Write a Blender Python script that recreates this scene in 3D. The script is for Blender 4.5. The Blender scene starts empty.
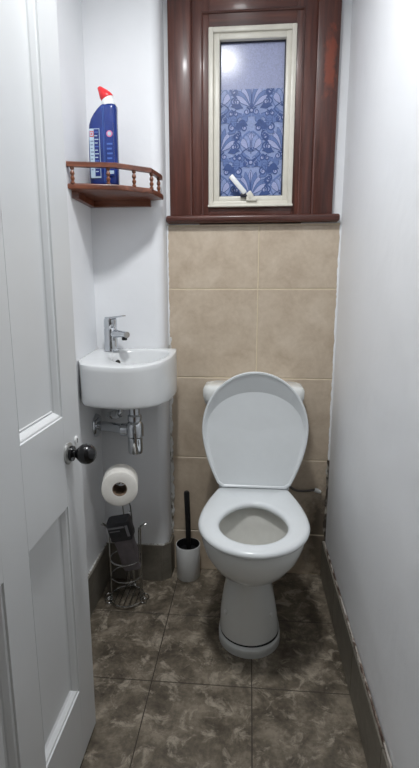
import bpy, bmesh, math, random
from mathutils import Vector, Matrix
random.seed(7)
PI = math.pi
C = bpy.context.scene.collection
S = bpy.context.scene

# ------------------------------------------------------------------ materials
def srgb(r, g, b):
    f = lambda c: (c/255/12.92) if c/255 <= .04045 else ((c/255+.055)/1.055)**2.4
    return (f(r), f(g), f(b), 1)

class NT:
    def __init__(s, name):
        s.m = bpy.data.materials.new(name); s.m.use_nodes = True
        s.t = s.m.node_tree; s.n = s.t.nodes; s.l = s.t.links
        s.b = s.n['Principled BSDF']; s.out = s.n['Material Output']
    def node(s, kind, **kw):
        n = s.n.new(kind)
        for k, v in kw.items():
            if k in n.inputs: n.inputs[k].default_value = v
            else: setattr(n, k, v)
        return n
    def link(s, a, b): s.l.new(a, b)
    def coords(s, scale=(1, 1, 1)):
        tc = s.node('ShaderNodeTexCoord'); mp = s.node('ShaderNodeMapping')
        mp.inputs['Scale'].default_value = scale
        s.link(tc.outputs['Object'], mp.inputs['Vector']); return mp.outputs['Vector']
    def noise(s, vec, scale, detail=4, rough=.55, dist=0):
        n = s.node('ShaderNodeTexNoise'); n.inputs['Scale'].default_value = scale
        n.inputs['Detail'].default_value = detail; n.inputs['Roughness'].default_value = rough
        n.inputs['Distortion'].default_value = dist
        s.link(vec, n.inputs['Vector']); return n.outputs['Fac']
    def ramp(s, fac, stops):
        r = s.node('ShaderNodeValToRGB'); e = r.color_ramp.elements
        while len(e) < len(stops): e.new(.5)
        for el, (p, c) in zip(e, stops): el.position = p; el.color = c
        s.link(fac, r.inputs['Fac']); return r.outputs['Color']
    def mix(s, fac, a, b, mode='MIX'):
        m = s.node('ShaderNodeMix', data_type='RGBA', blend_type=mode)
        for sock, v in ((m.inputs[0], fac), (m.inputs[6], a), (m.inputs[7], b)):
            if hasattr(v, 'is_linked') or hasattr(v, 'links'): s.link(v, sock)
            else: sock.default_value = v
        return m.outputs[2]
    def math(s, op, a, b=0.0):
        m = s.node('ShaderNodeMath', operation=op)
        for sock, v in ((m.inputs[0], a), (m.inputs[1], b)):
            if hasattr(v, 'links'): s.link(v, sock)
            else: sock.default_value = v
        return m.outputs[0]
    def bump(s, h, strength=.2, dist=.002):
        b = s.node('ShaderNodeBump'); b.inputs['Strength'].default_value = strength
        b.inputs['Distance'].default_value = dist
        s.link(h, b.inputs['Height']); s.link(b.outputs['Normal'], s.b.inputs['Normal'])
    def base(s, c):
        if hasattr(c, 'links'): s.link(c, s.b.inputs['Base Color'])
        else: s.b.inputs['Base Color'].default_value = c
    def set(s, **kw):
        for k, v in kw.items(): s.b.inputs[k.replace('_', ' ')].default_value = v

def simple(name, col, rough=.4, metal=0, var=.06, scale=30, bump=0, coat=0):
    t = NT(name); v = t.coords()
    n = t.noise(v, scale, 3)
    dark = tuple(c*(1-var) for c in col[:3])+(1,); lite = tuple(min(1, c*(1+var)) for c in col[:3])+(1,)
    t.base(t.ramp(n, [(.3, dark), (.7, lite)]))
    t.set(Roughness=rough, Metallic=metal)
    if coat: t.b.inputs['Coat Weight'].default_value = coat
    if bump: t.bump(n, bump)
    return t.m

def wall_paint():
    t = NT('white_plaster_paint'); v = t.coords()
    a = t.noise(v, 3.5, 3); b = t.noise(v, 45, 4)
    t.base(t.mix(a, srgb(230, 232, 235), srgb(238, 239, 241)))
    t.set(Roughness=.5); t.b.inputs['Specular IOR Level'].default_value = .3
    h = t.math('ADD', t.math('MULTIPLY', a, 4.0), t.math('MULTIPLY', b, .25))
    t.bump(h, .35, .006); return t.m
M = {}
M['wall'] = wall_paint()
M['ceiling'] = simple('ceiling_paint', srgb(240, 240, 240), .7, var=.02)
M['hall_floor'] = simple('hall_floor_boards', srgb(120, 105, 90), .6)
M['door_paint'] = simple('door_gloss_paint', srgb(214, 216, 217), .32, var=.015, scale=6)

def tile_mat(name, stops, scale, rough, veins=None, bumps=.1, shade_mould=None):
    t = NT(name); v = t.coords()
    at = t.node('ShaderNodeAttribute', attribute_name='seed')
    off = t.node('ShaderNodeVectorMath', operation='ADD')
    t.link(v, off.inputs[0])
    sc = t.node('ShaderNodeVectorMath', operation='SCALE'); sc.inputs[3].default_value = 9.0
    t.link(at.outputs['Vector'], sc.inputs[0]); t.link(sc.outputs[0], off.inputs[1])
    vec = off.outputs[0]
    n = t.noise(vec, scale, 8, .62, .4); f = t.noise(vec, scale*7, 4, .6)
    mix = t.math('ADD', t.math('MULTIPLY', n, .75), t.math('MULTIPLY', f, .25))
    c = t.ramp(mix, stops)
    if veins:
        n2 = t.noise(vec, scale*.8, 7, .68, .9)
        d = t.math('ABSOLUTE', t.math('SUBTRACT', n2, .5))
        c = t.mix(t.ramp(d, [(.0, (.30, .30, .30, 1)), (.03, (0, 0, 0, 1))]), c, srgb(60, 52, 44))
        n3 = t.noise(vec, scale*1.5, 8, .72, .6)
        c = t.mix(t.ramp(n3, [(.52, (0, 0, 0, 1)), (.63, (.75, .75, .75, 1))]), c, veins)
    if shade_mould:                      # mostly painted shade, with some mould, spreading from a corner
        sx, sz, rx, rz, col = shade_mould
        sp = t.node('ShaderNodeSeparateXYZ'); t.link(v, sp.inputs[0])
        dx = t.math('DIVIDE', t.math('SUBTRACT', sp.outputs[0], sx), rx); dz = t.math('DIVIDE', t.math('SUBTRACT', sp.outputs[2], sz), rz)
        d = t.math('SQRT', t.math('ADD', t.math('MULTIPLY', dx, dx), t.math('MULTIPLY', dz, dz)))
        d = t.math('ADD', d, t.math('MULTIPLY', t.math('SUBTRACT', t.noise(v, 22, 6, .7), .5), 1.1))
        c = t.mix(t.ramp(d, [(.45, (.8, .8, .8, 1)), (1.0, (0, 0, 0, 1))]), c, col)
    t.base(c); t.set(Roughness=rough); t.bump(mix, bumps, .003); return t.m
M['wall_tile'] = tile_mat('beige_wall_tile', [(.3, srgb(178, 160, 140)), (.5, srgb(196, 180, 160)), (.72, srgb(212, 198, 180))], 10, .35, shade_mould=(.33, .16, .12, .30, srgb(66, 58, 46)))
M['floor_tile'] = tile_mat('brown_grey_marbled_floor_tile', [(.36, srgb(70, 63, 53)), (.5, srgb(106, 97, 84)), (.62, srgb(138, 128, 113))], 11, .4, srgb(172, 162, 146))
M['skirting_tile'] = tile_mat('grey_brown_skirting_tile', [(.3, srgb(92, 88, 80)), (.5, srgb(114, 109, 99)), (.72, srgb(136, 130, 119))], 7, .45)
M['wall_grout'] = simple('pale_grout', srgb(212, 198, 172), .8, bump=.2)
M['floor_grout'] = simple('dark_grout', srgb(74, 67, 60), .9, bump=.2)

def rough_plaster(name, lo, mid):
    t = NT(name); v = t.coords((1, 1, .6))
    n = t.noise(v, 30, 5, .65)
    t.base(t.ramp(n, [(lo, srgb(70, 62, 54)), (mid, srgb(176, 170, 160)), (mid+.06, srgb(222, 222, 220))]))
    t.set(Roughness=.9); t.bump(n, .8, .004); return t.m
M['damp_plaster'] = rough_plaster('damp_stained_plaster', .50, .62)
M['plaster_edge'] = rough_plaster('rough_plaster_edge', .33, .42)
def chipped():
    t = NT('chipped_skirting_mortar'); v = t.coords((1, .35, 1))
    n = t.noise(v, 60, 5, .65)
    t.base(t.ramp(n, [(.36, srgb(54, 38, 32)), (.47, srgb(106, 88, 78)), (.55, srgb(176, 170, 162)), (.7, srgb(196, 192, 186))]))
    t.set(Roughness=.9); t.bump(n, .8, .004); return t.m
M['chipped'] = chipped()

def wood(name, c0, c1, c2, axis, rough=.38, worn=None):
    t = NT(name)
    sc = [26, 26, 26]; sc[axis] = 1.6
    v = t.coords(tuple(sc)); n = t.noise(v, 2.2, 6, .6, .5)
    c = t.ramp(n, [(.28, c0), (.5, c1), (.74, c2)])
    if worn:                       # a patch where the varnish has worn off
        cx, cz, rx, rz, wc = worn
        tc = t.node('ShaderNodeTexCoord'); sp = t.node('ShaderNodeSeparateXYZ')
        t.link(tc.outputs['Object'], sp.inputs[0])
        dx = t.math('DIVIDE', t.math('ABSOLUTE', t.math('SUBTRACT', sp.outputs[0], cx)), rx)
        dz = t.math('DIVIDE', t.math('ABSOLUTE', t.math('SUBTRACT', sp.outputs[2], cz)), rz)
        d = t.math('MAXIMUM', dx, dz)
        nn = t.noise(t.coords((1, 1, .6)), 40, 4, .7)
        d = t.math('ADD', d, t.math('MULTIPLY', t.math('SUBTRACT', nn, .5), 2.4))
        c = t.mix(t.ramp(d, [(.5, (.75, .75, .75, 1)), (1.0, (0, 0, 0, 1))]), c, wc)
    t.base(c); t.set(Roughness=rough); t.b.inputs['Coat Weight'].default_value = .15
    t.b.inputs['Coat Roughness'].default_value = .12
    t.bump(n, .12, .002); return t.m
W0, W1, W2 = srgb(54, 28, 22), srgb(82, 44, 35), srgb(106, 60, 47)
M['wood_z'] = wood('mahogany_upright', W0, W1, W2, 2, worn=(.254, 1.905, .021, .10, srgb(136, 62, 38)))
M['wood_x'] = wood('mahogany_level', W0, W1, W2, 0)
M['shelf_wood'] = wood('shelf_wood', srgb(70, 36, 24), srgb(104, 58, 40), srgb(134, 80, 56), 0, .35)
M['spindle_wood'] = wood('spindle_wood', srgb(88, 48, 30), srgb(116, 68, 43), srgb(140, 88, 58), 2, .3)

M['ceramic'] = simple('white_ceramic', srgb(226, 228, 226), .1, var=.01)
M['basin_ceramic'] = simple('basin_ceramic', srgb(222, 224, 225), .12, var=.01)
M['seat_plastic'] = simple('white_seat_plastic', srgb(226, 230, 232), .22, var=.01)
M['bowl_inside'] = simple('bowl_ceramic_inside', srgb(214, 213, 207), .12, var=.03)
M['plinth'] = simple('plinth_paint', srgb(204, 206, 204), .35, var=.04)
M['chrome'] = simple('chrome', srgb(205, 208, 212), .1, 1, var=.02)
M['brushed_metal'] = simple('brushed_metal', srgb(176, 176, 174), .32, .8, var=.03)
M['wire'] = simple('chrome_wire', srgb(180, 180, 178), .18, 1, var=.05)
M['black_plastic'] = simple('black_plastic', srgb(24, 24, 26), .35)
M['knob_black'] = simple('black_glossy_knob', srgb(20, 20, 22), .14, var=.05)
M['white_plastic'] = simple('white_plastic', srgb(226, 227, 226), .35, var=.02)
M['brush_white'] = simple('brush_pot_white', srgb(226, 228, 228), .35, var=.02)
M['dark_hole'] = simple('dark_hole', srgb(18, 18, 20), .6)
M['paper'] = simple('toilet_paper', srgb(238, 235, 228), .95, var=.02, scale=120, bump=.15)
M['card'] = simple('cardboard_tube', srgb(132, 112, 94), .9, var=.12)
M['packet_dark'] = simple('charcoal_wrapper', srgb(52, 52, 56), .45, var=.25, scale=40, bump=.3)
M['packet_grey'] = simple('grey_purple_wrapper', srgb(112, 106, 110), .4, var=.2, scale=30, bump=.3)
M['packet_lite'] = simple('pale_grey_print', srgb(130, 130, 134), .4)
M['hose'] = simple('grey_hose', srgb(96, 92, 88), .5)
M['upvc'] = simple('cream_upvc', srgb(212, 208, 196), .35, var=.05, scale=18)
M['gasket'] = simple('dark_gasket', srgb(38, 40, 54), .5)
M['bottle_blue'] = simple('bottle_blue', srgb(26, 50, 122), .25, var=.25, scale=14)
M['bottle_navy'] = simple('bottle_navy', srgb(30, 46, 112), .25, var=.1)
M['cap_red'] = simple('cap_red', srgb(226, 46, 52), .35, var=.04)
M['cap_white'] = simple('cap_white', srgb(230, 232, 232), .35, var=.02)
M['label_white'] = simple('label_white', srgb(176, 196, 212), .4, var=.05)
M['label_sky'] = simple('label_sky', srgb(70, 104, 178), .4)
M['label_pink'] = simple('label_pink', srgb(206, 120, 160), .4)
M['label_red'] = simple('label_red', srgb(200, 70, 76), .4)
M['label_grey'] = simple('label_grey', srgb(110, 124, 150), .4)

def glassy(name, col, trans, rough=.16, grain=.12):
    t = NT(name); v = t.coords(); n = t.noise(v, 260, 3, .6)
    dark = tuple(c*.88 for c in col[:3])+(1,); lite = tuple(min(1, c*1.1) for c in col[:3])+(1,)
    c = t.ramp(n, [(.35, dark), (.65, lite)]); t.base(c)
    t.set(Roughness=rough); t.b.inputs['Specular IOR Level'].default_value = .35
    t.bump(n, grain, .0008)
    tr = t.node('ShaderNodeBsdfTranslucent'); t.link(c, tr.inputs['Color'])
    mx = t.node('ShaderNodeMixShader'); mx.inputs[0].default_value = trans
    t.link(t.b.outputs[0], mx.inputs[1]); t.link(tr.outputs[0], mx.inputs[2])
    t.link(mx.outputs[0], t.out.inputs['Surface']); return t.m
M['pane'] = glassy('frosted_lilac_glass', srgb(182, 188, 220), .25)
M['film'] = glassy('film_ground', srgb(158, 174, 218), .25, .3)
M['film_mid'] = glassy('film_mid_blue', srgb(112, 134, 186), .2, .3)
M['film_dark'] = glassy('film_dark_blue', srgb(74, 96, 150), .2, .3)
M['film_lilac'] = glassy('film_lilac', srgb(180, 188, 226), .25, .3)

# ------------------------------------------------------------------ geometry helpers
class MB:
    def __init__(s): s.bm = bmesh.new(); s.mi = 0
    def face(s, vs):
        try:
            f = s.bm.faces.new(vs); f.material_index = s.mi; return f
        except ValueError: return None
    def box(s, x0, x1, y0, y1, z0, z1, bev=0, seg=2, mat=None):
        r = bmesh.ops.create_cube(s.bm, size=1)
        vs = r['verts']
        for v in vs:
            v.co = Vector(((x0+x1)/2+v.co.x*(x1-x0), (y0+y1)/2+v.co.y*(y1-y0), (z0+z1)/2+v.co.z*(z1-z0)))
        fs = list({f for v in vs for f in v.link_faces})
        for f in fs: f.material_index = s.mi
        if bev:
            es = list({e for v in vs for e in v.link_edges})
            rb = bmesh.ops.bevel(s.bm, geom=es, offset=bev, segments=seg, profile=.5, affect='EDGES')
            for f in rb['faces']: f.material_index = s.mi
            vs = list({v for v in rb['verts']} | {v for v in vs if v.is_valid})
        if mat is not None:
            for v in vs: v.co = mat @ v.co
        return vs
    def rings(s, rings, cap0=True, cap1=True, closed=True):
        R = [[s.bm.verts.new(p) for p in r] for r in rings]
        n = len(R[0])
        for a, b in zip(R, R[1:]):
            for i in range(n if closed else n-1):
                j = (i+1) % n
                s.face((a[i], a[j], b[j], b[i]))
        if cap0: s.face(list(reversed(R[0])))
        if cap1: s.face(R[-1])
        return R
    def lathe(s, prof, c, axis='z', n=24, cap0=True, cap1=True):
        rs = []
        for r, h in prof:
            ring = []
            for i in range(n):
                a = 2*PI*i/n; u, w = r*math.cos(a), r*math.sin(a)
                d = {'z': (u, w, h), 'x': (h, u, w), 'y': (w, h, u)}[axis] if isinstance(axis, str) else None
                if d is None:
                    ax, e1, e2 = axis; p = Vector(c)+ax*h+e1*u+e2*w
                else: p = Vector(c)+Vector(d)
                ring.append(p)
            rs.append(ring)
        return s.rings(rs, cap0, cap1)
    def tube(s, pts, r, n=8, closed=False):
        P = [Vector(p) for p in pts]; N = len(P); rs = []
        up = Vector((0, 0, 1)); prev = None
        for i in range(N):
            if closed: t = (P[(i+1) % N]-P[i-1]).normalized()
            else: t = (P[min(i+1, N-1)]-P[max(i-1, 0)]).normalized()
            if prev is None:
                e = t.cross(up)
                if e.length < 1e-3: e = t.cross(Vector((1, 0, 0)))
            else: e = prev - t*prev.dot(t)
            e.normalize(); prev = e; f = t.cross(e)
            rr = r[i] if isinstance(r, (list, tuple)) else r
            rs.append([P[i]+e*(rr*math.cos(2*PI*k/n))+f*(rr*math.sin(2*PI*k/n)) for k in range(n)])
        if closed: rs.append(rs[0]); return s.rings(rs, False, False)
        return s.rings(rs)
    def sphere(s, c, r, sc=(1, 1, 1)):
        rr = bmesh.ops.create_uvsphere(s.bm, u_segments=24, v_segments=14, radius=r)
        for v in rr['verts']:
            v.co = Vector(c)+Vector((v.co.x*sc[0], v.co.y*sc[1], v.co.z*sc[2]))
        for f in {f for v in rr['verts'] for f in v.link_faces}: f.material_index = s.mi
    def poly(s, pts, z0, z1, bev=0):
        b = [s.bm.verts.new((x, y, z0)) for x, y in pts]; t = [s.bm.verts.new((x, y, z1)) for x, y in pts]
        n = len(pts); fs = [s.face(list(reversed(b))), s.face(t)]
        for i in range(n): fs.append(s.face((b[i], b[(i+1) % n], t[(i+1) % n], t[i])))
        if bev:
            es = list({e for f in fs for e in f.edges if abs(e.verts[0].co.z-e.verts[1].co.z) < 1e-6})
            rb = bmesh.ops.bevel(s.bm, geom=es, offset=bev, segments=3, profile=.5, affect='EDGES')
            for f in rb['faces']: f.material_index = s.mi

def rootloc(p):
    while p.parent: p = p.parent
    return Vector(p.location)
def obj(name, mb, mats, parent=None, smooth=True, origin=None, kind=None, angle=35, subsurf=0, weld=True):
    bm = mb.bm
    if weld: bmesh.ops.remove_doubles(bm, verts=bm.verts, dist=1e-6)
    bmesh.ops.recalc_face_normals(bm, faces=bm.faces)
    o0 = rootloc(parent) if parent else Vector(origin or (0, 0, 0))
    bmesh.ops.translate(bm, verts=bm.verts, vec=-o0)
    me = bpy.data.meshes.new(name); bm.to_mesh(me); bm.free()
    for m in (mats if isinstance(mats, list) else [mats]): me.materials.append(m)
    o = bpy.data.objects.new(name, me); C.objects.link(o)
    if parent: o.parent = parent
    else: o.location = o0
    if smooth:
        for p in me.polygons: p.use_smooth = True
        me.set_sharp_from_angle(angle=math.radians(angle))
    if subsurf:
        md = o.modifiers.new('smooth', 'SUBSURF'); md.levels = subsurf; md.render_levels = subsurf
    if kind: o['kind'] = kind
    return o
def thing(name, label, cat, loc, group=None):
    o = bpy.data.objects.new(name, None); C.objects.link(o); o.location = loc
    o.empty_display_size = .05
    o['label'] = label; o['category'] = cat
    if group: o['group'] = group
    return o
def tag(o, label, cat): o['label'] = label; o['category'] = cat; return o

def catmull(pts, per=6, closed=True):
    P = [Vector(p) for p in pts]; n = len(P); out = []
    rng = range(n) if closed else range(n-1)
    for i in rng:
        if closed: a, b, c, d = P[i-1], P[i], P[(i+1) % n], P[(i+2) % n]
        else: a, b, c, d = P[max(i-1, 0)], P[i], P[i+1], P[min(i+2, n-1)]
        for k in range(per):
            t = k/per
            out.append(.5*((2*b)+(c-a)*t+(2*a-5*b+4*c-d)*t*t+(3*b-a-3*c+d)*t**3))
    if not closed: out.append(P[-1])
    return out
def arc3(c, r, a0, a1, n, z=None):
    return [(c[0]+r*math.cos(a0+(a1-a0)*i/n), c[1]+r*math.sin(a0+(a1-a0)*i/n), c[2]) for i in range(n+1)]

# ------------------------------------------------------------------ the room
LX, RX, BY, TY, FY, CZ = -.565, .322, 1.707, 1.80, .30, 2.40
def tiles(name, rects, axis, mats, depth, bev=.0018, backing=None):
    """rects of tile slabs in one mesh; axis 'y' = wall facing -Y, 'z' = floor; each tile has its own texture seed"""
    mb = MB(); seeds = {}
    for (a0, a1, b0, b1) in rects:
        before = set(mb.bm.faces)
        if axis == 'y': mb.box(a0, a1, depth[0], depth[1], b0, b1, bev, 1)
        elif axis == 'x': mb.box(depth[0], depth[1], a0, a1, b0, b1, bev, 1)
        else: mb.box(a0, a1, b0, b1, depth[0], depth[1], bev, 1)
        sd = (random.random(), random.random(), random.random())
        for f in set(mb.bm.faces)-before: seeds[f] = sd
    lay = mb.bm.faces.layers.float_vector.new('seed')
    # layer creation invalidates references kept by value, so set through index order
    mb.bm.faces.ensure_lookup_table()
    for f, sd in list(seeds.items()):
        if f.is_valid: f[lay] = Vector(sd)
    if backing:
        mb.mi = 1
        for bx in backing: mb.box(*bx)
    return mb

# floor
xs = [-.876, -.576, -.276, .024, .324]; ys = [-.3, 0.0, .3, .6, .9, 1.2, 1.5, 1.8]
g = .0016
rects = [(max(x0, -.60)+g, x1-g, y0+g, y1-g) for x0, x1 in zip(xs, xs[1:]) for y0, y1 in zip(ys, ys[1:]) if x1 > -.6 and y0 > .25]
mb = tiles('floor', rects, 'z', None, (-.02, 0), .001, [(-.75, .45, .25, 1.85, -.03, -.0015)])
obj('floor', mb, [M['floor_tile'], M['floor_grout']], kind='structure', smooth=False)
mb = MB(); mb.box(-1.6, 1.6, -2.2, .25, -.03, 0); obj('floor', mb, M['hall_floor'], kind='structure', smooth=False)
mb = MB(); mb.box(-.75, .45, FY-.12, 1.98, CZ, CZ+.05); obj('ceiling', mb, M['ceiling'], kind='structure', smooth=False)
mb = MB(); mb.box(LX-.1, LX, FY-.12, BY+.2, 0, CZ); obj('wall_left', mb, M['wall'], kind='structure', smooth=False)
mb = MB(); mb.box(RX, RX+.1, FY-.12, 1.98, 0, CZ); obj('wall_right', mb, M['wall'], kind='structure', smooth=False)
# boxed-out wall behind the basin with a rounded free corner
mb = MB()
corner = [(-.346, 1.707), (-.337, 1.7085), (-.328, 1.713), (-.319, 1.721), (-.313, 1.733), (-.311, 1.75)]
mb.poly([(LX, BY)]+corner+[(-.311, 1.90), (LX, 1.90)], 0, CZ)
obj('wall_back_left', mb, M['wall'], kind='structure', angle=50)
# back wall round the window opening
mb = MB()
mb.box(-.311, RX, TY, 1.90, 0, 1.392)
mb.box(-.311, -.19, TY, 1.90, 1.392, CZ); mb.box(.18, RX, TY, 1.90, 1.392, CZ)
mb.box(-.19, .18, TY, 1.90, 2.07, CZ)
obj('wall_back', mb, M['wall'], kind='structure', smooth=False)
# front wall with the doorway the camera looks through
mb = MB()
mb.box(-.75, -.452, FY-.12, FY, 0, CZ); mb.box(-.452, RX, FY-.12, FY, 2.02, CZ)
obj('wall_front', mb, M['wall'], kind='structure', smooth=False)

# wall tiles
zs = [0, .177, .497, .824, 1.161, 1.388]; xw = [-.310, .029, .3205]
g = .0022
rects = [(x0+g, x1-g, z0+g, z1-g) for x0, x1 in zip(xw, xw[1:]) for z0, z1 in zip(zs, zs[1:])]
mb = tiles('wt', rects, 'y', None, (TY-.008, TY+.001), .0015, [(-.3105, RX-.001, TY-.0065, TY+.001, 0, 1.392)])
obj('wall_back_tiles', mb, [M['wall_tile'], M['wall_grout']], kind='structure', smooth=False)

# skirting tiles
SH = .155
def skirt(name, rects, axis, depth):
    obj(name, tiles(name, rects, axis, None, depth, .0015), M['skirting_tile'], kind='structure', smooth=False)
skirt('baseboard_right', [(y0+.001, y1-.001, 0, SH) for y0, y1 in ((.31, .6), (.6, .9), (.9, 1.2), (1.2, 1.5), (1.5, 1.79))], 'x', (.308, .3205))
skirt('baseboard_left', [(y0+.001, y1-.001, 0, SH) for y0, y1 in ((.31, .5), (.5, .8), (.8, 1.1), (1.1, 1.4), (1.4, BY-.014))], 'x', (LX+.0005, LX+.013))
skirt('baseboard_back', [(LX+.001, -.43, 0, SH), (-.428, -.334, 0, SH)], 'y', (BY-.012, BY-.0005))
# return piece that turns the free corner
mb = MB(); mb.poly([(-.333, 1.695), (-.302, 1.722), (-.299, 1.79), (-.310, 1.79), (-.312, 1.728), (-.337, 1.7065)], 0, SH)
obj('baseboard_corner', mb, M['skirting_tile'], kind='structure', smooth=False)

def ragged(name, line, w0, w1, normal, across, mat, step=.006, th=.004, seed=1):
    """an irregular bead of plaster along a line: across = width direction, normal = thickness direction"""
    rnd = random.Random(seed); a, b = Vector(line[0]), Vector(line[1]); n = int((b-a).length/step)
    nv, av = Vector(normal), Vector(across); mb = MB(); rings = []; w = w0; q = w0*.4
    for i in range(n+1):
        p = a.lerp(b, i/n)
        w += (rnd.uniform(w0, w1)-w)*.55; q += (rnd.uniform(.1, .6)*w0-q)*.5
        t = th*rnd.uniform(.55, 1.2)
        rings.append([p-av*q, p-av*q*.6+nv*t, p+av*w*.6+nv*t, p+av*w])
    mb.rings(rings)
    return obj(name, mb, mat, kind='structure', angle=60)
ragged('trim_1', ((-.309, 1.7915, .16), (-.309, 1.7915, .98)), .004, .017, (0, -1, 0), (1, 0, 0), M['plaster_edge'], .009, .005, seed=3)
ragged('trim_2', ((-.309, 1.7915, .98), (-.309, 1.7915, 1.39)), .002, .007, (0, -1, 0), (1, 0, 0), M['wall'], .009, seed=5)
ragged('trim_3', ((RX, 1.7915, .1), (RX, 1.7915, .50)), .004, .014, (0, -1, 0), (-1, 0, 0), M['damp_plaster'], .009, .005, seed=8)
ragged('trim_4', ((RX, 1.7915, .50), (RX, 1.7915, 1.395)), .003, .009, (0, -1, 0), (-1, 0, 0), M['wall'], .009, seed=9)
ragged('trim_5', ((.314, .45, SH), (.314, 1.78, SH)), .004, .0075, (0, 0, 1), (1, 0, 0), M['chipped'], .012, .007, seed=11)
ragged('trim_6', ((LX+.006, .9, SH), (LX+.006, 1.69, SH)), .003, .006, (0, 0, 1), (-1, 0, 0), M['plaster_edge'], .012, .005, seed=12)
ragged('trim_7', ((-.56, BY-.006, SH), (-.325, BY-.006, SH)), .003, .006, (0, 0, 1), (0, 1, 0), M['plaster_edge'], .008, .005, seed=13)

# ------------------------------------------------------------------ window
YC = 1.782     # face of the casing
mb = MB()
mb.box(-.294, -.216, YC-.006, TY+.002, 1.42, 2.30, .004)
mb.box(.213, .285, YC-.006, TY+.002, 1.42, 2.30, .004)
mb.box(-.218, -.152, YC+.003, TY+.06, 1.42, 2.30, .003)
mb.box(.140, .215, YC+.003, TY+.06, 1.42, 2.30, .003)
# cavetto beads along the uprights
for x in (-.218, .215):
    mb.tube([(x, YC+.0, 1.42), (x, YC+.0, 2.30)], .006, 10)
for x in (-.176, .166):
    mb.tube([(x, YC+.002, 1.42), (x, YC+.002, 2.075)], .0035, 8)
casing = obj('trim_8', mb, M['wood_z'], kind='structure')
mb = MB()
mb.box(-.153, .141, YC+.0025, TY+.06, 2.024, 2.30, .003)
mb.tube([(-.176, YC+.002, 2.072), (.166, YC+.002, 2.072)], .0045, 10)
mb.box(-.153, .141, YC+.004, TY+.06, 1.42, 1.452, .002)
obj('head_casing', mb, M['wood_x'], casing)
mb = MB(); mb.box(-.308, .311, 1.762, TY+.06, 1.396, 1.421, .008, 3)
obj('window_sill', mb, M['wood_x'], casing)

def frame(mb, x0, x1, z0, z1, w, y0, y1, bev=.003, wb=None):
    wb = wb or w
    mb.box(x0, x0+w, y0, y1, z0, z1, bev); mb.box(x1-w, x1, y0, y1, z0, z1, bev)
    mb.box(x0+w-.002, x1-w+.002, y0+.0005, y1, z1-w, z1, bev); mb.box(x0+w-.002, x1-w+.002, y0+.0005, y1, z0, z0+wb, bev)
win = bpy.data.objects.new('window_1', None); C.objects.link(win); win.location = (-.006, TY, 1.45); win['kind'] = 'structure'
mb = MB(); frame(mb, -.154, .143, 1.452, 2.026, .017, 1.776, 1.85)
mb.box(-.156, .145, 1.770, 1.80, 1.449, 1.457, .002)
obj('window_frame', mb, M['upvc'], win)
mb = MB(); frame(mb, -.137, .130, 1.466, 2.010, .0215, 1.783, 1.835, .004)
obj('window_sash', mb, M['upvc'], win)
GX0, GX1, GZ0, GZ1, GY = -.1155, .1085, 1.4875, 1.9885, 1.806
mb = MB(); frame(mb, GX0, GX1, GZ0, GZ1, .0035, 1.7985, 1.82, .0008)
obj('glazing_gasket', mb, M['gasket'], win)
mb = MB(); mb.box(GX0+.002, GX1-.002, GY, GY+.006, GZ0+.002, GZ1-.002)
obj('window_pane', mb, M['pane'], win, smooth=False)

# patterned privacy film on the lower three quarters of the pane: a scrolling half-drop damask
FZ1 = 1.842; CNT = [0]
def depth(layer):
    CNT[0] += 1; return GY-.0004-.00012*layer-CNT[0]*1.1e-7
mb = MB(); CXF = -.005
def flat(pts, layer, mi):
    mb.mi = mi
    y = depth(layer); mb.face([mb.bm.verts.new((x, y, z)) for x, z in pts])
def stroke(pts, w, layer, mi):
    mb.mi = mi; prev = None; n = len(pts); y = depth(layer)
    for i, (x, z) in enumerate(pts):
        a = pts[max(i-1, 0)]; b = pts[min(i+1, n-1)]
        d = Vector((b[0]-a[0], b[1]-a[1])); d.normalize(); ww = w*(1-.5*i/n)
        c = (mb.bm.verts.new((x-d.y*ww, y, z+d.x*ww)), mb.bm.verts.new((x+d.y*ww, y, z-d.x*ww)))
        if prev: mb.face((prev[0], prev[1], c[1], c[0]))
        prev = c
def petal(x, z, ang, ln, wd, layer, mi, edge=2):
    L = []; R = []
    for i in range(13):
        t = i/12; w = wd*math.sin(PI*t**1.6)**.9 if 0 < t < 1 else 0
        px, pz = ln*t, w
        for sgn, lst in ((1, L), (-1, R)):
            lst.append((x+math.sin(ang)*px+math.cos(ang)*pz*sgn, z+math.cos(ang)*px-math.sin(ang)*pz*sgn))
    flat(L+R[-2:0:-1], layer, mi)
    if edge is not None: stroke(L, .0011, layer+1, edge); stroke(R, .0011, layer+1, edge)
def spiral(x, z, r, turns, a0, sgn, w, layer, mi):
    pts = []
    for i in range(26):
        t = i/25; a = a0+sgn*turns*2*PI*t; rr = r*(1-.82*t)
        pts.append((x+rr*math.cos(a), z+rr*math.sin(a)))
    stroke(pts, w, layer, mi)
def disc(x, z, r, layer, mi): flat([(x+r*math.cos(2*PI*k/14), z+r*math.sin(2*PI*k/14)) for k in range(14)], layer, mi)
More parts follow.
